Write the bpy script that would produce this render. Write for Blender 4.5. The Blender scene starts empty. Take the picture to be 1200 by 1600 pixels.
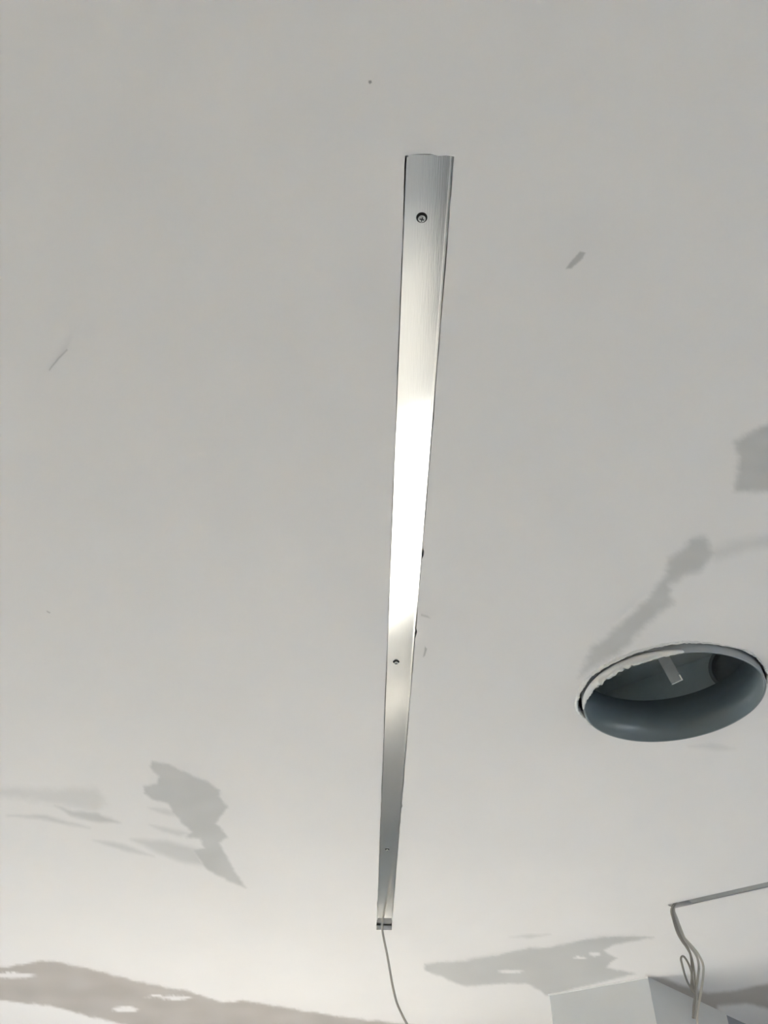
import bpy, bmesh, math, random
from mathutils import Vector, Matrix, noise
random.seed(7)
S = bpy.context.scene
COL = S.collection

# ------------------------------------------------------------------ camera
F_PX, HOR = 1300.0, 1990.0                 # focal length in px, image row of the horizon (frame 1200x1600)
PITCH = math.atan((HOR - 800) / F_PX)
CAMZ, CEIL = 1.65, 2.60
H = CEIL - CAMZ
cam_d = bpy.data.cameras.new('camera'); cam = bpy.data.objects.new('camera', cam_d); COL.objects.link(cam)
cam_d.sensor_fit = 'VERTICAL'; cam_d.sensor_height = 24.0; cam_d.lens = F_PX / 1600 * 24.0
cam_d.clip_start = 0.01
cam.location = (0, 0, CAMZ); cam.rotation_euler = (math.pi / 2 + PITCH, 0, 0)
S.camera = cam

# ------------------------------------------------------------------ sky, sun, exposure
SUN_AZ, SUN_EL = math.radians(2.0), math.radians(19.5)      # azimuth from +Y towards -X
w = bpy.data.worlds.new('sky'); S.world = w; w.use_nodes = True
nt = w.node_tree; bg = nt.nodes['Background']
sky = nt.nodes.new('ShaderNodeTexSky'); sky.sky_type = 'NISHITA'; sky.sun_disc = False
sky.sun_elevation = SUN_EL; sky.sun_rotation = SUN_AZ
sky.air_density = 1.0; sky.dust_density = 2.0
nt.links.new(sky.outputs[0], bg.inputs[0]); bg.inputs[1].default_value = 0.20
sl = bpy.data.lights.new('sun', 'SUN'); sl.energy = 4.2; sl.angle = math.radians(0.9); sl.color = (1.0, 0.935, 0.85)
sun = bpy.data.objects.new('sun', sl); COL.objects.link(sun); sun.location = (-2, 12, 8)
sd = Vector((-math.sin(SUN_AZ) * math.cos(SUN_EL), math.cos(SUN_AZ) * math.cos(SUN_EL), math.sin(SUN_EL)))
sun.rotation_euler = sd.to_track_quat('Z', 'Y').to_euler()
S.view_settings.view_transform = 'Standard'; S.view_settings.look = 'None'
S.view_settings.gamma = 1.0; S.view_settings.use_curve_mapping = False
S.view_settings.exposure = 4.06

# ------------------------------------------------------------------ helpers
cp, sp = math.cos(PITCH), math.sin(PITCH)
def ray(px, py):
    dx, dy = px - 600, 800 - py
    return Vector((dx, -dy * sp + F_PX * cp, dy * cp + F_PX * sp))
def onz(px, py, z=CEIL):                    # pixel -> point on a level plane
    r = ray(px, py); return Vector((0, 0, CAMZ)) + r * ((z - CAMZ) / r.z)
def ony(px, py, y):                         # pixel -> point on an upright plane at distance y
    r = ray(px, py); return Vector((0, 0, CAMZ)) + r * (y / r.y)

# building axes: the column and the second slot stand askew to the camera
ANG = math.radians(-38.5)
A = Vector((math.cos(ANG), math.sin(ANG), 0)); B = Vector((-math.sin(ANG), math.cos(ANG), 0))
def ab(a, b, z=0): return A * a + B * b + Vector((0, 0, z))
def to_ab(p): return p.dot(A), p.dot(B)

def link(name, me, m=None, parent=None):
    o = bpy.data.objects.new(name, me); COL.objects.link(o)
    if m and me: me.materials.append(m)
    if parent: o.parent = parent
    return o
def from_bm(name, bm, m, parent=None, smooth=False):
    bmesh.ops.recalc_face_normals(bm, faces=bm.faces)
    me = bpy.data.meshes.new(name); bm.to_mesh(me); bm.free()
    if smooth:
        for p in me.polygons: p.use_smooth = True
    return link(name, me, m, parent)
def struct(o, label=None, cat=None):
    o['kind'] = 'structure'
    if label: o['label'] = label
    if cat: o['category'] = cat
    return o
def tag(o, label, cat, group=None):
    o['label'] = label; o['category'] = cat
    if group: o['group'] = group
    return o
def empty(name, loc):
    o = bpy.data.objects.new(name, None); COL.objects.link(o); o.location = loc; o.empty_display_size = .05
    return o
def child_local(o, parent):                  # mesh is written in world coordinates; keep it there
    o.parent = parent; o.matrix_parent_inverse = Matrix.Translation(-Vector(parent.location)); return o

def prism(bm, pts, z0, z1):                  # upright prism over a plan outline
    lo = [bm.verts.new((p[0], p[1], z0)) for p in pts]; hi = [bm.verts.new((p[0], p[1], z1)) for p in pts]
    n = len(pts)
    bm.faces.new(lo[::-1]); bm.faces.new(hi)
    for i in range(n): bm.faces.new((lo[i], lo[(i + 1) % n], hi[(i + 1) % n], hi[i]))
def abox(bm, a0, a1, b0, b1, z0, z1):
    prism(bm, [ab(a0, b0), ab(a1, b0), ab(a1, b1), ab(a0, b1)], z0, z1)
def obox(bm, o, x, y, z, sx, sy, sz):        # oriented box: centre o, axes x y z, half sizes
    vs = [bm.verts.new(o + x * sx * i + y * sy * j + z * sz * k) for i in (-1, 1) for j in (-1, 1) for k in (-1, 1)]
    for f in ((0, 1, 3, 2), (4, 6, 7, 5), (0, 4, 5, 1), (2, 3, 7, 6), (0, 2, 6, 4), (1, 5, 7, 3)):
        bm.faces.new([vs[i] for i in f])

def catmull(pts, n=8):
    P = [pts[0] * 2 - pts[1]] + pts + [pts[-1] * 2 - pts[-2]]; out = []
    for i in range(1, len(P) - 2):
        p0, p1, p2, p3 = P[i - 1:i + 3]
        for k in range(n):
            t = k / n
            out.append(.5 * (2 * p1 + (p2 - p0) * t + (2 * p0 - 5 * p1 + 4 * p2 - p3) * t * t + (3 * p1 - p0 - 3 * p2 + p3) * t ** 3))
    out.append(P[-2]); return out
def tube(bm, pts, r, seg=10):
    rings = []; t0 = (pts[1] - pts[0]).normalized(); u = t0.orthogonal().normalized()
    for i, p in enumerate(pts):
        t = (pts[min(i + 1, len(pts) - 1)] - pts[max(i - 1, 0)]).normalized()
        u = (u - t * u.dot(t)).normalized(); v = t.cross(u)
        rings.append([bm.verts.new(p + (u * math.cos(k * 2 * math.pi / seg) + v * math.sin(k * 2 * math.pi / seg)) * r) for k in range(seg)])
    for a, b in zip(rings, rings[1:]):
        for k in range(seg): bm.faces.new((a[k], a[(k + 1) % seg], b[(k + 1) % seg], b[k]))
    bm.faces.new(rings[0][::-1]); bm.faces.new(rings[-1])

# ------------------------------------------------------------------ materials
def mat(name, col, rough=.8, metal=0., nscale=0., namt=0., bump=0., bscale=200., spec=None, stretch=None):
    m = bpy.data.materials.new(name); m.use_nodes = True; t = m.node_tree; b = t.nodes['Principled BSDF']
    b.inputs['Base Color'].default_value = (*col, 1); b.inputs['Roughness'].default_value = rough; b.inputs['Metallic'].default_value = metal
    if spec is not None: b.inputs['Specular IOR Level'].default_value = spec
    geo = t.nodes.new('ShaderNodeNewGeometry')
    pos = geo.outputs['Position']
    if stretch:
        mp = t.nodes.new('ShaderNodeMapping'); mp.inputs['Scale'].default_value = stretch
        t.links.new(pos, mp.inputs[0]); pos = mp.outputs[0]
    if namt:
        n = t.nodes.new('ShaderNodeTexNoise'); n.inputs['Scale'].default_value = nscale; n.inputs['Detail'].default_value = 4
        t.links.new(pos, n.inputs['Vector'])
        mr = t.nodes.new('ShaderNodeMapRange'); mr.inputs[3].default_value = 1 - namt; mr.inputs[4].default_value = 1 + namt
        t.links.new(n.outputs[0], mr.inputs[0])
        mx = t.nodes.new('ShaderNodeVectorMath'); mx.operation = 'SCALE'; mx.inputs[0].default_value = col
        t.links.new(mr.outputs[0], mx.inputs['Scale']); t.links.new(mx.outputs[0], b.inputs['Base Color'])
    if bump:
        n2 = t.nodes.new('ShaderNodeTexNoise'); n2.inputs['Scale'].default_value = bscale; n2.inputs['Detail'].default_value = 3
        t.links.new(pos, n2.inputs['Vector'])
        bp = t.nodes.new('ShaderNodeBump'); bp.inputs['Strength'].default_value = bump; bp.inputs['Distance'].default_value = .001
        t.links.new(n2.outputs[0], bp.inputs['Height']); t.links.new(bp.outputs[0], b.inputs['Normal'])
    return m

CEILCOL = (.80, .785, .785)
def ceiling_mat(name, patch=None):
    """White skim coat; with patch, the colour goes over to bare grey plaster by the mesh attribute 'bare'."""
    m = bpy.data.materials.new(name); m.use_nodes = True; t = m.node_tree; b = t.nodes['Principled BSDF']
    b.inputs['Roughness'].default_value = .85; b.inputs['Specular IOR Level'].default_value = .2
    geo = t.nodes.new('ShaderNodeNewGeometry')
    n = t.nodes.new('ShaderNodeTexNoise'); n.inputs['Scale'].default_value = 2.2; n.inputs['Detail'].default_value = 5
    t.links.new(geo.outputs['Position'], n.inputs['Vector'])
    mr = t.nodes.new('ShaderNodeMapRange'); mr.inputs[3].default_value = .965; mr.inputs[4].default_value = 1.035
    t.links.new(n.outputs[0], mr.inputs[0])
    mx = t.nodes.new('ShaderNodeVectorMath'); mx.operation = 'SCALE'; mx.inputs[0].default_value = CEILCOL
    t.links.new(mr.outputs[0], mx.inputs['Scale']); out = mx.outputs[0]
    if patch:
        at = t.nodes.new('ShaderNodeAttribute'); at.attribute_name = 'bare'
        mi = t.nodes.new('ShaderNodeMix'); mi.data_type = 'RGBA'
        t.links.new(at.outputs['Fac'], mi.inputs[0]); t.links.new(out, mi.inputs[6]); mi.inputs[7].default_value = (*patch, 1)
        out = mi.outputs[2]
    t.links.new(out, b.inputs['Base Color'])
    n2 = t.nodes.new('ShaderNodeTexNoise'); n2.inputs['Scale'].default_value = 60; n2.inputs['Detail'].default_value = 4
    t.links.new(geo.outputs['Position'], n2.inputs['Vector'])
    bp = t.nodes.new('ShaderNodeBump'); bp.inputs['Strength'].default_value = .12; bp.inputs['Distance'].default_value = .001
    t.links.new(n2.outputs[0], bp.inputs['Height']); t.links.new(bp.outputs[0], b.inputs['Normal'])
    return m
M_ceil = ceiling_mat('white_skim')
M_patch = ceiling_mat('bare_plaster', (.53, .53, .53))
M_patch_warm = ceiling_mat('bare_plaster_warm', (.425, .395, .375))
M_scuff = ceiling_mat('scuff_grey', (.40, .40, .40))
M_dot = ceiling_mat('pin_hole_dark', (.16, .16, .16))
M_wall = mat('wall_paint', (.74, .74, .74), .9, nscale=3, namt=.05, bump=.15, bscale=80)
M_colm = mat('column_paint', (.58, .59, .595), .85, nscale=5, namt=.04, bump=.1, bscale=80)
M_floor = mat('screed', (.52, .515, .51), .8, nscale=4, namt=.12, bump=.3, bscale=60)
M_slab = mat('concrete', (.45, .45, .44), .95, nscale=6, namt=.2, bump=.5, bscale=30)
M_dark = mat('slate_blue_panel', (.19, .21, .25), .6, nscale=8, namt=.06)
M_alu = mat('aluminium', (.83, .83, .82), .115, 1.0, nscale=60, namt=.04, bump=.02, bscale=90, stretch=(8, .4, 8))
M_dull = mat('dull_grey_metal', (.36, .365, .365), .6, .2, nscale=30, namt=.06)
M_gap_plate = mat('grey_batten', (.33, .335, .34), .9, nscale=20, namt=.15)  # for the plate added over the channel's dark end gap
M_steel = mat('screw_steel', (.50, .51, .51), .3, 1.0, nscale=300, namt=.1)
M_black = mat('dark_recess', (.05, .052, .052), .95, nscale=200, namt=.2, spec=0.)  # shade of the screw recesses put into the colour
M_collar = mat('collar_grey_green', (.135, .17, .19), .30, 0., nscale=14, namt=.12)
M_collar_out = mat('collar_outer_grey', (.30, .32, .33), .5, nscale=20, namt=.12)
M_smear = mat('plaster_smear_white', (.72, .72, .71), .9, nscale=40, namt=.08, bump=.6, bscale=150)
M_galv = mat('galvanised', (.85, .86, .85), .5, 0., nscale=40, namt=.1)
M_light_box = mat('plenum_grey_green', (.70, .76, .77), .5, nscale=12, namt=.1)  # pale inside of the box added to lighten the dark hole
M_flex = mat('spigot_dark', (.22, .24, .25), .6, nscale=30, namt=.2)
M_cable = mat('cable_grey', (.38, .365, .335), .55, nscale=90, namt=.06)
M_cable2 = mat('cable_taupe', (.24, .225, .20), .55, nscale=90, namt=.06)
M_cable3 = mat('cable_pale', (.50, .475, .43), .55, nscale=90, namt=.06)
M_frame = mat('window_frame_white', (.75, .75, .74), .45, nscale=20, namt=.03)
M_ground = mat('paving', (.45, .42, .385), .9, nscale=2, namt=.15)
def glass(name, tint, ior=1.3):
    m = bpy.data.materials.new(name); m.use_nodes = True; t = m.node_tree; t.nodes.remove(t.nodes['Principled BSDF'])
    tr = t.nodes.new('ShaderNodeBsdfTransparent'); tr.inputs[0].default_value = (*tint, 1)
    gl = t.nodes.new('ShaderNodeBsdfGlossy'); gl.inputs['Roughness'].default_value = .02
    fr = t.nodes.new('ShaderNodeFresnel'); fr.inputs[0].default_value = ior
    mx = t.nodes.new('ShaderNodeMixShader')
    t.links.new(fr.outputs[0], mx.inputs[0]); t.links.new(tr.outputs[0], mx.inputs[1]); t.links.new(gl.outputs[0], mx.inputs[2])
    t.links.new(mx.outputs[0], t.nodes['Material Output'].inputs[0]); return m
M_glass = glass('window_glass', (.93, .95, .95)); M_dimmed = glass('dusty_glass', (.28, .28, .27))  # second glass tinted to dim parts of the unseen sun patch
M_farwall = mat('raw_render', (.34, .355, .37), .95, nscale=4, namt=.1, bump=.3, bscale=40)  # unseen wall, its backlit shade put into a darker colour

# ------------------------------------------------------------------ room shell (building axes)
A0, A1, B0, B1 = -8.2, 3.6, -3.4, 7.04
TOP = 3.15                                    # underside of the concrete slab above the ceiling void
T = .2
bm = bmesh.new(); abox(bm, A0 - T, A1 + T, B0 - T, B1 + T, -.15, 0); floor_o = struct(from_bm('floor', bm, M_floor))
bm = bmesh.new(); prism(bm, [(.235, .2), (.80, .2), (.80, 2.5), (.27, 2.5)], .0002, .004)  # unseen mat added to darken the right of the channel's reflection
from_bm('floor_mat', bm, mat('dark_floor_covering', (.16, .165, .17), .8, nscale=20, namt=.15), floor_o)
bm = bmesh.new(); prism(bm, [(-1.3, 1.75), (.225, 1.85), (.225, 7.1), (-1.3, 7.25)], .0002, .003)  # unseen sheet added to brighten the channel's reflection
from_bm('floor_paper', bm, mat('white_protective_paper', (.80, .785, .76), .8, nscale=9, namt=.05), floor_o)
bm = bmesh.new(); abox(bm, A0 - T, A1 + T, B0 - T, B1 + T, TOP, TOP + .2); struct(from_bm('ceiling_slab', bm, M_slab), 'dark concrete slab above the ceiling void', 'slab')
bm = bmesh.new(); abox(bm, -60, 60, -60, 60, -.4, -.16); struct(from_bm('ground', bm, M_ground), 'grey paved ground outside the windows', 'ground')

WN = [0]
def wall(name, axis, c0, c1, lo, hi, wins, m=None, bars=()):
    """axis 'a': runs along A at b in [c0,c1]; wins = (start, end, sill, head)."""
    bm = bmesh.new()
    def seg(s, e, z0, z1):
        if e - s < 1e-4 or z1 - z0 < 1e-4: return
        if axis == 'a': abox(bm, s, e, c0, c1, z0, z1)
        else: abox(bm, c0, c1, s, e, z0, z1)
    s = lo
    for (w0, w1, z0, z1) in sorted(wins):
        seg(s, w0, 0, TOP); seg(w0, w1, 0, z0); seg(w0, w1, z1, TOP); s = w1
    seg(s, hi, 0, TOP)
    wo = struct(from_bm(name, bm, m or M_wall))
    cm = (c0 + c1) / 2
    for wi, (w0, w1, z0, z1) in enumerate(wins):
        WN[0] += 1
        if wi: bars = ()
        def bx(bm, s, e, za, zb, d=.03):
            if axis == 'a': abox(bm, s, e, cm - d, cm + d, za, zb)
            else: abox(bm, cm - d, cm + d, s, e, za, zb)
        k = .05
        bm = bmesh.new(); bx(bm, w0, w1, z0, z0 + k); bx(bm, w0, w1, z1 - k, z1)
        bx(bm, w0, w0 + k, z0 + k, z1 - k); bx(bm, w1 - k, w1, z0 + k, z1 - k)
        fo = struct(from_bm('window_%d' % WN[0], bm, M_frame))
        zs = [z0 + k] + [q for bar in bars for q in (bar[0] - bar[1], bar[0] + bar[1])] + [z1 - k]
        for i in range(0, len(zs), 2):
            bm = bmesh.new(); bx(bm, w0 + k, w1 - k, zs[i], zs[i + 1], .003)
            from_bm('pane', bm, M_glass if not bars or i == 2 else M_dimmed, fo)
        for bar in bars:
            bm = bmesh.new(); bx(bm, w0 + k, w1 - k, bar[0] - bar[1], bar[0] + bar[1]); from_bm('glazing_bar', bm, M_frame, fo)  # bars added out of view to cut the sun patch into bands
    return wo
wall('wall_far', 'a', B1, B1 + T, A0 - T, A1 + T, [(-7.75, -5.30, .87, 2.58), (-1.0, -.36, .9, 2.4)], M_farwall, ((1.33, .18), (2.16, .02)))  # unseen openings, the second added to lift the ceiling's right side
wall('wall_left', 'b', A0 - T, A0, B0, B1, [(-2.2, .4, .9, 2.4), (1.4, 2.9, .9, 2.4)])
wall('wall_right', 'b', A1, A1 + T, B0, B1, [(.4, 2.6, .8, 2.4)])  # unseen opening added to let more light onto the right
wall('wall_back', 'a', B0 - T, B0, A0 - T, A1 + T, [(-6.6, -4.6, .9, 2.4)])

# ------------------------------------------------------------------ the ceiling with its openings
near_l, near_r = onz(636, 244), onz(708, 244); far_l, far_r = onz(589, 1453), onz(611, 1453)
c_near = (near_l + near_r) / 2; c_far = (far_l + far_r) / 2
CD = (c_far - c_near).normalized(); CN = Vector((CD.y, -CD.x, 0)); CLEN = (c_far - c_near).length
HW = .5 * ((near_r - near_l).length + (far_r - far_l).length) / 2
def chan(s, x, z=CEIL): p = c_near + CD * s + CN * x; return Vector((p.x, p.y, z))
def jag(seed, s, amp, f): return noise.noise(Vector((s * f, seed, 0))) * amp
def slot_loop(fun, length, hw, seed, amp=.0012):
    pts = []; n = int(length / .012)
    chips = {(1, int(n * k)): d for k, d in ((.245, .003), (.25, .003), (.33, .0028), (.335, .0025), (.62, .003))}
    for i in range(n + 1):
        s = length * i / n; pts.append(fun(s, -hw - jag(seed, s, amp, 14) - jag(seed + 3, s, amp * .6, 60)))
    for k in range(1, 6): pts.append(fun(length + jag(seed + 9, k, amp * 2, .9), -hw + 2 * hw * k / 6))
    for i in range(n, -1, -1):
        s = length * i / n; pts.append(fun(s, hw + jag(seed + 5, s, amp, 14) + jag(seed + 7, s, amp * .6, 60) + chips.get((1, i), 0)))
    for k in range(5, 0, -1): pts.append(fun(jag(seed + 11, k, amp * 3, .9) - .001, -hw + 2 * hw * k / 6))
    return pts
slot1 = slot_loop(chan, CLEN, HW + .002, 1.3)

e0 = (onz(1043, 1413.6) + onz(1055, 1418.4)) / 2
u0, u1 = onz(1043, 1413.6), onz(1200, 1377.4); l0, l1 = onz(1055, 1418.4), onz(1200, 1386.4)
SD = (((u1 - u0).normalized() + (l1 - l0).normalized())).normalized(); SN = Vector((SD.y, -SD.x, 0))
SHW = abs((l1 - u1).dot(SN)) / 2
SLEN = 1.9
s_org = u0 - SN * (SHW if (l1 - u1).dot(SN) < 0 else -SHW)
def chan2(s, x, z=CEIL): p = s_org + SD * s + SN * x; return Vector((p.x, p.y, z))
slot2 = slot_loop(chan2, SLEN, SHW, 8.1, .0006)

DC = Vector((.640, 1.640, 0)); DR = .194      # duct collar axis and radius
hole = []
for i in range(260):
    t = 2 * math.pi * i / 260; d = Vector((math.cos(t), math.sin(t), 0))
    r = DR + .010 + .0035 * noise.noise(d * 2.2) + .0028 * noise.noise(d * 9 + Vector((5, 0, 0))) + .0024 * noise.noise(d * 34)
    p = DC + Vector((-.003, -.004, 0)) + d * r; hole.append(Vector((p.x, p.y, CEIL)))

def ring_verts(bm, pts, z): return [bm.verts.new((p.x, p.y, z)) for p in pts]
bm = bmesh.new(); PB = .016
outer = [ab(A0, B0), ab(A1, B0), ab(A1, B1), ab(A0, B1)]
for z in (CEIL, CEIL + PB):
    loops = []
    for L in (outer, slot1, slot2, hole):
        vs = ring_verts(bm, L, z); loops.append([bm.edges.new((vs[i], vs[(i + 1) % len(vs)])) for i in range(len(vs))])
    bmesh.ops.triangle_fill(bm, edges=[e for l in loops for e in l], use_beauty=True, use_dissolve=False)
    if z == CEIL: low = [[e.verts[0] for e in l] for l in loops]
    else: hi = [[e.verts[0] for e in l] for l in loops]
bm.verts.ensure_lookup_table()
n0 = 0; tot = sum(len(L) for L in (outer, slot1, slot2, hole))
vlist = list(bm.verts); off = 0
for L in (outer, slot1, slot2, hole):
    n = len(L)
    for i in range(n):
        a, b = vlist[off + i], vlist[off + (i + 1) % n]; c, d = vlist[tot + off + (i + 1) % n], vlist[tot + off + i]
        try: bm.faces.new((a, b, c, d))
        except ValueError: pass
    off += n
ceil_o = struct(from_bm('ceiling', bm, M_ceil))

# ---- bare plaster patches and marks: thin films on the ceiling, outlines taken from the photograph
def seg_d(p, a, b):
    ax, ay = b[0] - a[0], b[1] - a[1]; l = ax * ax + ay * ay
    t = 0 if l == 0 else max(0, min(1, ((p[0] - a[0]) * ax + (p[1] - a[1]) * ay) / l))
    return math.hypot(p[0] - a[0] - ax * t, p[1] - a[1] - ay * t)
def sdf(p, poly):                              # > 0 inside
    ins = False; d = 1e9; n = len(poly)
    for i in range(n):
        a, b = poly[i], poly[(i + 1) % n]
        d = min(d, seg_d(p, a, b))
        if (a[1] > p[1]) != (b[1] > p[1]) and p[0] < (b[0] - a[0]) * (p[1] - a[1]) / (b[1] - a[1]) + a[0]: ins = not ins
    return d if ins else -d
def clear_of_holes(w):
    v = Vector((w.x, w.y, 0))
    if (v - DC).length < DR + .018: return False
    q = v - Vector((s_org.x, s_org.y, 0)); s, x = q.dot(SD), q.dot(SN)
    q1 = v - Vector((c_near.x, c_near.y, 0))
    if -.01 < q1.dot(CD) < CLEN + .01 and abs(q1.dot(CN)) < HW + .008: return False
    if -.004 < s < SLEN and abs(x) < SHW + .004: return False
    return True
LAYER = [0]; MASKS = []
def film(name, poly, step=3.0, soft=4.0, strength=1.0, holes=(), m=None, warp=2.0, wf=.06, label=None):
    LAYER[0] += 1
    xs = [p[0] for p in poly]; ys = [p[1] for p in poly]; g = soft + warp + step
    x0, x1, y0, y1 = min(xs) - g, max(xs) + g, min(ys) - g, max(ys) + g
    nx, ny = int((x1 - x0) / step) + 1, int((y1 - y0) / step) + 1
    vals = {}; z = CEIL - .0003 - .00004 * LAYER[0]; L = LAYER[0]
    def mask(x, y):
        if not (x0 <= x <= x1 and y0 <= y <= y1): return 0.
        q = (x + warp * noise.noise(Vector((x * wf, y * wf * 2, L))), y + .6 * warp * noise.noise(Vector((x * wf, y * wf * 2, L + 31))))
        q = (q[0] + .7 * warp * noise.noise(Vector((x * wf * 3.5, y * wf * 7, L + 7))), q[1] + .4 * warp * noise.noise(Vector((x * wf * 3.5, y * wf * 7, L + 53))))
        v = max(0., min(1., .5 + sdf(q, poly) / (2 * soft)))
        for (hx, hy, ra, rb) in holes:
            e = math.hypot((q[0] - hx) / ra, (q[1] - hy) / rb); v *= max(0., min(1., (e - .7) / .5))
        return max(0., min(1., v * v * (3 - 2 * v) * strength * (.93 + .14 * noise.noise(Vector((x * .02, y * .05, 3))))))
    for j in range(ny + 1):
        for i in range(nx + 1): vals[i, j] = mask(x0 + i * step, y0 + j * step)
    older = [k for k in MASKS if k[1] <= x1 and k[2] >= x0 and k[3] <= y1 and k[4] >= y0]
    MASKS.append((mask, x0, x1, y0, y1))
    bm = bmesh.new(); lay = bm.verts.layers.float.new('bare'); V = {}
    def vert(i, j):
        if (i, j) not in V:
            x, y = x0 + i * step, y0 + j * step; p = onz(x, y, z); V[i, j] = bm.verts.new(p); V[i, j][lay] = max([vals[i, j]] + [k[0](x, y) for k in older])
        return V[i, j]
    for j in range(ny):
        for i in range(nx):
            c = [(i, j), (i + 1, j), (i + 1, j + 1), (i, j + 1)]
            if max(vals[k] for k in c) > .004 and all(clear_of_holes(onz(x0 + k[0] * step, y0 + k[1] * step)) for k in c):
                bm.faces.new([vert(*k) for k in c])
    o = from_bm(name, bm, m or M_patch, ceil_o)
    if label: o['label'] = label
    return o
film('plaster_patch', [(237,1190),(262,1193),(290,1207),(325,1222),(342,1235),(347,1250),(355,1262),(342,1278),(338,1287),(350,1300),(356,1308),(342,1318),(350,1330),(365,1358),(384,1387),(360,1378),(325,1360),(312,1345),(300,1328),(320,1325),(312,1310),(290,1309),(300,1300),(283,1285),(270,1268),(262,1255),(240,1250),(225,1240),(224,1228),(245,1225),(248,1213),(236,1202)], 2.5, 3, .92, warp=2.5, label='jagged bare grey plaster patch')
film('plaster_streak', [(85,1258),(115,1268),(150,1270),(188,1286),(150,1284),(115,1276)], 2.5, 4, .8)
film('plaster_streak', [(10,1274),(70,1273),(105,1284),(142,1294),(100,1288),(70,1281)], 2.5, 4, .65)
film('plaster_streak', [(-80,1225),(0,1230),(80,1234),(150,1232),(165,1255),(150,1266),(60,1252),(0,1245),(-80,1240)], 3, 9, .42, warp=5)
film('plaster_streak', [(145,1313),(190,1318),(240,1338),(200,1331)], 2.5, 4, .6)
film('plaster_streak', [(205,1311),(260,1314),(305,1326),(318,1352),(280,1346),(240,1330)], 2.5, 6, .65)
film('plaster_streak', [(232,1262),(262,1265),(285,1275),(262,1274)], 2.5, 4, .5)
film('plaster_streak', [(232,1288),(262,1294),(300,1302),(280,1306),(255,1300)], 2.5, 4, .5)
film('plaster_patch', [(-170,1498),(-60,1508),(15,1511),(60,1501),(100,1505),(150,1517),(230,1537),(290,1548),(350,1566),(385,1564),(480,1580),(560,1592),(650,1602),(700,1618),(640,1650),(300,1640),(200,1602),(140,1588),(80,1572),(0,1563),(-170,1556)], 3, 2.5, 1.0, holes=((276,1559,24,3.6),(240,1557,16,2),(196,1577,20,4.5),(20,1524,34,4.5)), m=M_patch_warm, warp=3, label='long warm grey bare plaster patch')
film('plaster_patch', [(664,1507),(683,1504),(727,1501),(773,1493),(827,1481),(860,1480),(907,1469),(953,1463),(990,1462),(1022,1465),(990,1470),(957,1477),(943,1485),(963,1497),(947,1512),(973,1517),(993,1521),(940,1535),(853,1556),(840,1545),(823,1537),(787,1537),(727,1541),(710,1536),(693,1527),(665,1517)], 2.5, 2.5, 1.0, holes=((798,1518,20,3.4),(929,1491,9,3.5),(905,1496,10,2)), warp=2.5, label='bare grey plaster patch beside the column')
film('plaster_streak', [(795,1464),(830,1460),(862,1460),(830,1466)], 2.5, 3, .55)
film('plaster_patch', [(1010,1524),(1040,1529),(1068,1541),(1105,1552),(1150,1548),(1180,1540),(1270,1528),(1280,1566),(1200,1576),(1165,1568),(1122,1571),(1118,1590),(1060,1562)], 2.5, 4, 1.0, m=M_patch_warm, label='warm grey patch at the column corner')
film('plaster_patch', [(1147,692),(1165,680),(1200,662),(1300,620),(1330,640),(1330,780),(1260,782),(1200,768),(1147,768),(1152,740),(1154,712)], 4, 7, 1.0, warp=4, label='soft-edged bare grey patch')
film('plaster_patch', [(1080,842),(1101,838),(1116,866),(1093,893),(1067,900),(1046,916),(1050,943),(1029,959),(1005,980),(987,1003),(970,1018),(940,1035),(905,1058),(925,1012),(944,999),(979,964),(1013,935),(1040,897),(1045,873),(1067,857)], 3, 8, .9, warp=4, label='grey plaster swipe above the round hole')
film('plaster_streak', [(1105,860),(1150,845),(1200,836),(1260,834),(1240,850),(1170,858),(1120,876)], 4, 10, .45, warp=4)
film('plaster_streak', [(1075,1166),(1110,1161),(1150,1170),(1120,1172)], 3, 5, .35)
film('scuff_mark', [(884,420),(890,411),(906,393),(915,395),(910,404),(893,419)], 1.5, 1.8, .75, m=M_scuff, warp=.8, wf=.2)
film('scuff_mark', [(76,578),(92,557),(105,545),(106,547),(94,559),(77,579)], 1.0, 1.2, .6, m=M_scuff, warp=.4)
film('scuff_mark', [(664,1010),(667,1014),(664,1024),(661,1027),(663,1018)], 1.0, 1.2, .8, m=M_scuff, warp=.3)
film('scuff_mark', [(648,957),(668,962),(672,966),(650,960)], 1.0, 2, .5, m=M_scuff, warp=.3)
film('pin_hole', [(576,126),(580,125.5),(581,129),(578,131.5),(576,129)], .8, 1.0, .8, m=M_dot, warp=.3)
film('pin_hole', [(73,954),(79,957),(77,958.5),(73,956)], .8, 1.0, .6, m=M_scuff, warp=.3)

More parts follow.
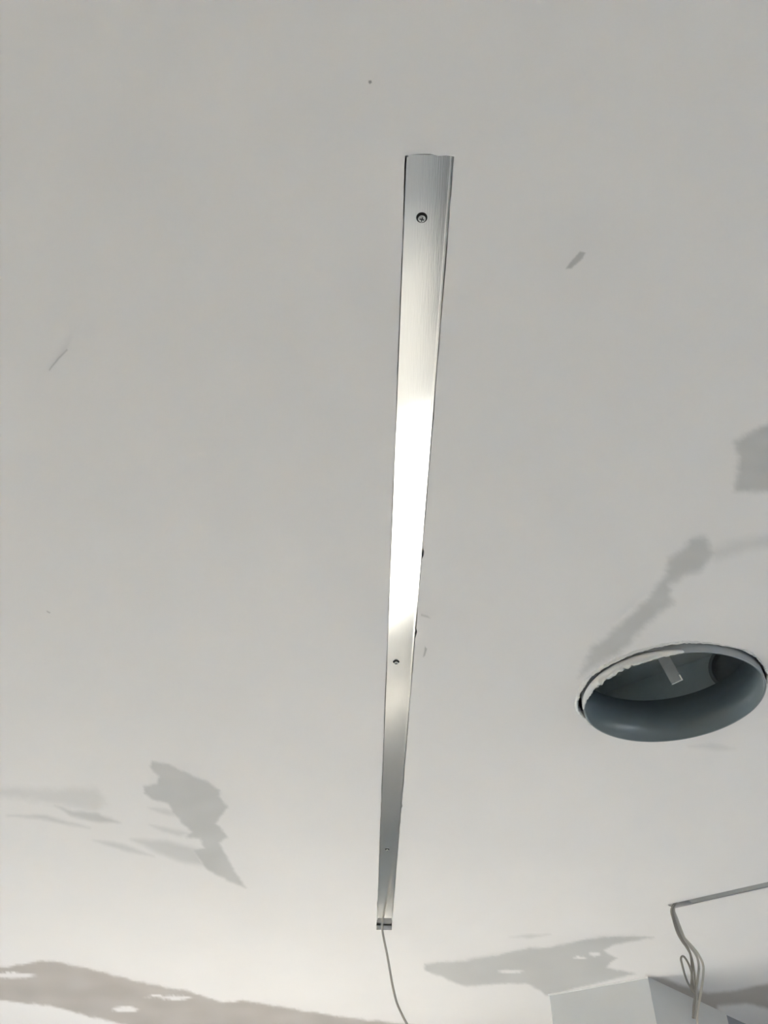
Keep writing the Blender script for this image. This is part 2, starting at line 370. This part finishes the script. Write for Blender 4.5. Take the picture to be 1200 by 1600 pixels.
# ------------------------------------------------------------------ recessed aluminium channel
def profile(name, fun, s0, s1, hw, depth, parent, lip=.0022, bow=0., m=None):
    """U-shaped extrusion, open downward: base and two side lips, each a mesh."""
    n = 40
    bm = bmesh.new(); NX = 10; g = []
    for i in range(n + 1):
        s = s0 + (s1 - s0) * i / n; row = []
        for k in range(NX + 1):
            t = -1 + 2 * k / NX; row.append(bm.verts.new(fun(s, t * hw, CEIL + depth + bow * t * abs(t) * (t > 0))))
        g.append(row)
    top = [[bm.verts.new(v.co + Vector((0, 0, .002))) for v in r] for r in g]
    for G in (g, top):
        for i in range(n):
            for k in range(NX): bm.faces.new((G[i][k], G[i][k + 1], G[i + 1][k + 1], G[i + 1][k]))
    for i in range(n):
        for k in (0, NX): bm.faces.new((g[i][k], g[i + 1][k], top[i + 1][k], top[i][k]))
    for k in range(NX):
        for i in (0, n): bm.faces.new((g[i][k], g[i][k + 1], top[i][k + 1], top[i][k]))
    child_local(from_bm('channel_base', bm, m or M_alu, smooth=False), parent)
    for sgn in (-1, 1):
        bm = bmesh.new(); pts = [fun(s0, sgn * hw), fun(s1, sgn * hw), fun(s1, sgn * (hw - lip)), fun(s0, sgn * (hw - lip))]
        prism(bm, pts, CEIL + .001, CEIL + depth + .0005)
        child_local(from_bm('side_lip', bm, m or M_alu), parent)

s_end = CLEN - (onz(600, 1453) - onz(600, 1438)).length
ch = empty('aluminium_channel', chan(0, 0, CEIL))
tag(ch, 'long narrow aluminium channel let into a slot across the white ceiling', 'light channel')
profile('aluminium_channel', chan, .002, s_end, HW + .0006, .008, ch)

def lathe(bm, prof, c, ax, seg=20):            # prof = (radius, height along ax)
    u = ax.orthogonal().normalized(); v = ax.cross(u); rings = []
    for r, h in prof:
        rings.append([bm.verts.new(c + ax * h + (u * math.cos(2 * math.pi * k / seg) + v * math.sin(2 * math.pi * k / seg)) * r) for k in range(seg)])
    for a, b in zip(rings, rings[1:]):
        for k in range(seg): bm.faces.new((a[k], a[(k + 1) % seg], b[(k + 1) % seg], b[k]))
    bm.faces.new(rings[0][::-1]); bm.faces.new(rings[-1])
DOWN = Vector((0, 0, -1))
zb = CEIL + .008
for (px, py, rot, R) in ((659, 340, .25, .0046), (619, 1034, .6, .0046), (605, 1327, .1, .0044)):
    p = onz(px, py, zb); s = (p - c_near).dot(CD)
    c = Vector((p.x, p.y, zb))
    bm = bmesh.new()                           # burr ring around the screw, hole shade put into its dark colour
    lathe(bm, [(R * 1.5, -.0002), (R * 1.5, .0004), (R * 1.12, .0009), (R * 1.05, .0003)], c, DOWN)
    hole_o = child_local(from_bm('countersink', bm, M_black, smooth=False), ch)
    bm = bmesh.new()
    lathe(bm, [(R * .45, .0002), (R * .55, .0012), (R * .95, .0026), (R, .0031), (R * .93, .0040), (R * .6, .0047), (R * .25, .0049)], c, DOWN)
    sc = child_local(from_bm('screw', bm, M_steel, smooth=True), ch); sc['label'] = 'small cross-head screw'
    bm = bmesh.new(); x = Vector((math.cos(rot), math.sin(rot), 0)); y = Vector((-x.y, x.x, 0))
    obox(bm, c + DOWN * .0047, x, y, DOWN, R * .62, R * .15, .0005); obox(bm, c + DOWN * .00471, y, x, DOWN, R * .62, R * .15, .0005)  # raised cross, recess shade put into its dark colour
    cr = from_bm('cross_recess', bm, M_black); cr.parent = sc
    cr.matrix_parent_inverse = Matrix.Identity(4)

# cable leaving the far end of the channel
bm = bmesh.new(); prism(bm, [chan(s_end - .05, -.06), chan(CLEN + .06, -.06), chan(CLEN + .06, .06), chan(s_end - .05, .06)], CEIL + .022, CEIL + .05)  # plate added to turn the black gap at the channel's end grey
from_bm('backing_batten', bm, M_gap_plate, ceil_o)
pts = [chan(s_end + .004, -.008, CEIL + .016), chan(CLEN - .05, -.0075, CEIL + .014), chan(CLEN - .028, -.007, CEIL + .008)]
y0 = chan(CLEN - .02, 0).y
for k, (px, py) in enumerate(((598, 1457), (601, 1473), (605, 1492), (609, 1515), (614, 1543), (620, 1567), (628, 1585), (637, 1602), (650, 1625), (664, 1655), (672, 1690), (674, 1725))):
    pts.append(ony(px, py, y0 + .002 * k))
bm = bmesh.new(); tube(bm, catmull(pts, 6), .0042)
tag(from_bm('electric_cable', bm, M_cable, smooth=True), 'single grey cable hanging from the far end of the long channel', 'cable')

# ------------------------------------------------------------------ second, skewed channel with its cables
ch2 = empty('aluminium_channel', chan2(0, 0, CEIL))
tag(ch2, 'short grey channel slot at right edge with cables hanging from its end', 'light channel')
profile('aluminium_channel', chan2, .07, SLEN - .004, SHW - .0015, .0035, ch2, lip=.0012, m=M_dull)

base2 = chan2(.03, 0); y2 = base2.y
def cable(px_pts, r, m, label, dy=0., start=None, seg=8):
    pts = [Vector((base2.x + dx, base2.y + dy, CEIL + h)) for dx, h in ((start or 0, .07), ((start or 0) * .8, .02))]
    pts += [ony(px, py, y2 + dy) for px, py in px_pts]
    bm = bmesh.new(); tube(bm, catmull(pts, 6), r, seg)
    return tag(from_bm('electric_cable', bm, m, smooth=True), label, 'cable', 'cables hanging from the short slot')
cable([(1053,1420),(1058,1436),(1065,1455),(1070,1466),(1079,1476),(1089,1488),(1096,1500),(1099,1510),(1099,1522),(1097,1540),(1094,1558),(1091,1574),(1089,1590),(1091,1606),(1094,1622)], .0040, M_cable3, 'pale outer cable bulging right in the bundle below the short slot', .006, .004)
cable([(1052,1421),(1056,1438),(1063,1456),(1069,1467),(1077,1478),(1085,1488),(1090,1498),(1092,1512),(1090,1530),(1088,1550),(1088,1568),(1087,1583),(1085,1591)], .0042, M_cable, 'middle grey cable of the bundle below the short slot', 0., 0.)
cable([(1050,1421),(1054,1438),(1060,1456),(1067,1470),(1074,1480),(1079,1492),(1081,1508),(1081,1525),(1083,1542),(1086,1556),(1084,1572),(1083,1591)], .0042, M_cable2, 'dark inner cable of the bundle running straight down beside the loop', -.007, -.004)
cable([(1049,1421),(1052,1438),(1058,1457),(1065,1470),(1073,1481),(1080,1494),(1084,1512),(1086,1530),(1086,1546),(1081,1545),(1075,1536),(1070,1523),(1066,1508),(1064,1498),(1067,1494),(1072,1499),(1078,1511),(1081,1524),(1080,1538),(1080,1546),(1085,1552)], .0034, M_cable2, 'thin dark cable curled into a loop at left of the bundle', -.014, -.006)

# ------------------------------------------------------------------ round duct collar in the hole
dc = empty('duct_collar', Vector((DC.x, DC.y, CEIL)))
tag(dc, 'round dark grey duct collar standing out of the ragged ceiling hole', 'duct')
ZL, ZH = CEIL - .014, CEIL + .095
def ringwall(bm, r, z0, z1, seg=96):
    a = [bm.verts.new((DC.x + math.cos(2 * math.pi * k / seg) * r, DC.y + math.sin(2 * math.pi * k / seg) * r, z0)) for k in range(seg)]
    b = [bm.verts.new((v.co.x, v.co.y, z1)) for v in a]
    for k in range(seg): bm.faces.new((a[k], a[(k + 1) % seg], b[(k + 1) % seg], b[k]))
    return a, b
def shell(name, r0, r1, z0, z1, m):
    bm = bmesh.new(); a0, b0 = ringwall(bm, r0, z0, z1); a1, b1 = ringwall(bm, r1, z0, z1); n = len(a0)
    for k in range(n):
        bm.faces.new((a0[k], a1[k], a1[(k + 1) % n], a0[(k + 1) % n])); bm.faces.new((b0[k], b0[(k + 1) % n], b1[(k + 1) % n], b1[k]))
    o = from_bm(name, bm, m)
    for p in o.data.polygons: p.use_smooth = abs(p.normal.z) < .5
    return child_local(o, dc)
shell('collar_liner', DR - .0022, DR - .0002, ZL, ZH, M_collar)
shell('collar_sleeve', DR, DR + .0018, ZL - .0003, ZH - .02, M_collar_out)
bm = bmesh.new(); n = 70; rows = []            # plaster smeared over the near-left rim, hanging in a ragged edge
for i in range(n + 1):
    t = math.radians(168 + (262 - 168) * i / n); d = Vector((math.cos(t), math.sin(t), 0)); e = math.sin(math.pi * i / n) ** .5
    drop = .0005 + e * .0015 + e * (.0030 + .0050 * noise.noise(d * 18) + .0035 * noise.noise(d * 55))
    row = []
    for r, z in ((DR + .0018 + .0007 * e, ZL + .003 + .014 * e), (DR + .0019 + .0055 * e, ZL + .001 + .007 * e), (DR + .0018 + .0035 * e, ZL - drop), (DR + .0005 - .0035 * e, ZL - drop), (DR - .0005 - .0055 * e, ZL + .002 + .002 * e), (DR - .001, ZL + .004 + .008 * e)):
        p = DC + d * r; row.append(bm.verts.new((p.x, p.y, z)))
    rows.append(row)
for a, b in zip(rows, rows[1:]):
    for k in range(6): bm.faces.new((a[k], a[(k + 1) % 6], b[(k + 1) % 6], b[k]))
bm.faces.new(rows[0][::-1]); bm.faces.new(rows[-1])
sm = child_local(from_bm('plaster_smear', bm, M_smear, smooth=True), dc); sm['label'] = 'white plaster smeared on the near rim'

# torn plaster along the edge of the hole, thickest on the left
bm = bmesh.new(); rows = []; N = len(hole)
for i, p in enumerate(hole):
    d = Vector((p.x - DC.x, p.y - DC.y, 0)).normalized(); side = max(0., -d.dot(Vector((.9, .43, 0)).normalized()))
    k = max(0., .25 + .9 * side + .7 * noise.noise(d * 12 + Vector((2, 9, 0))) + .5 * noise.noise(d * 45))
    wdt, hgt = .0008 + .0052 * k, .0004 + .0030 * k; row = []
    for off, z in ((wdt, CEIL + .0002), (wdt * .55, CEIL - hgt * .8), (.0002, CEIL - hgt), (-.0010 - .0012 * k, CEIL - hgt * .3), (-.0008, CEIL + .006), (.001, CEIL + .004)):
        q = p + d * off; row.append(bm.verts.new((q.x, q.y, z)))
    rows.append(row)
for i in range(N):
    a, b = rows[i], rows[(i + 1) % N]
    for k in range(6): bm.faces.new((a[k], a[(k + 1) % 6], b[(k + 1) % 6], b[k]))
from_bm('torn_plaster_edge', bm, M_smear, ceil_o)

# box added to catch light above the collar; bracket and round side spigot
PZ0, PZ1, PW = ZH - .012, CEIL + .22, .27
bm = bmesh.new(); cx = DC
def plan(w): return [DC + A * w * i + B * w * j for i, j in ((-1, -1), (1, -1), (1, 1), (-1, 1))]
prism(bm, plan(PW), PZ1, PZ1 + .003)
q = plan(PW); q2 = plan(PW - .003)
for k in range(4): prism(bm, [q[k], q[(k + 1) % 4], q2[(k + 1) % 4], q2[k]], PZ0, PZ1)
seg = 64                                       # bottom plate of the box, open over the collar
for k in range(seg):
    t0, t1 = 2 * math.pi * k / seg, 2 * math.pi * (k + 1) / seg
    def edge(t):
        d = Vector((math.cos(t), math.sin(t), 0)); m_ = max(abs(d.dot(A)), abs(d.dot(B))); return DC + d * (PW / m_)
    def inn(t): return DC + Vector((math.cos(t), math.sin(t), 0)) * (DR + .002)
    prism(bm, [inn(t0), edge(t0), edge(t1), inn(t1)], PZ0, PZ0 + .0015)
child_local(from_bm('plenum_box', bm, M_light_box), dc)
sp_dir = (A * .75 + B * .66).normalized(); sc_c = DC + B * (PW - .02) + A * .10 + Vector((0, 0, CEIL + .15))
bm = bmesh.new(); lathe(bm, [(.066, 0), (.066, .022), (.058, .022), (.058, .002)], sc_c, -B, 40)
child_local(from_bm('spigot_ring', bm, M_flex, smooth=False), dc)
h1, h2 = onz(1058, 1066, CAMZ + .985), onz(1040, 1034, CAMZ + 1.055)
hd = (h2 - h1).normalized(); top_p = h1 + hd * ((PZ1 - h1.z) / hd.z)
toc = (Vector((0, 0, CAMZ)) - h1).normalized(); hx = hd.cross(toc).normalized(); hy = hd.cross(hx)
bm = bmesh.new(); mid = (h1 + top_p) / 2; hl = (top_p - h1).length / 2
obox(bm, mid, hx, hy, hd, .0125, .0012, hl); obox(bm, mid + hx * .0125 - hy * .008, hy, hx, hd, .009, .0012, hl)
br = child_local(from_bm('bracket', bm, M_galv), dc); br['label'] = 'pale metal strap inside the dark hole'

# ------------------------------------------------------------------ column and the dark panel behind it
ca1, cb0 = to_ab(onz(1012, 1526)); ca0, _ = to_ab(onz(858, 1553))
pa, pb = to_ab(onz(1117, 1586))
bm = bmesh.new(); abox(bm, ca0, ca1, cb0, pb, 0, CEIL)
colo = struct(from_bm('wall_column', bm, M_colm), 'white painted square column rising to the ceiling at lower right', 'column')
bm = bmesh.new()
abox(bm, ca0 - .004, ca1 + .002, cb0 - .006, cb0, CEIL - .007, CEIL - .0005)
cb = from_bm('caulk_bead', bm, M_smear, colo)
bm = bmesh.new(); abox(bm, ca0 + .1, ca1 - .012, pb, B1, 0, CEIL)
struct(from_bm('wall_partition', bm, M_dark), 'slate blue partition wall running on behind the white column', 'wall')
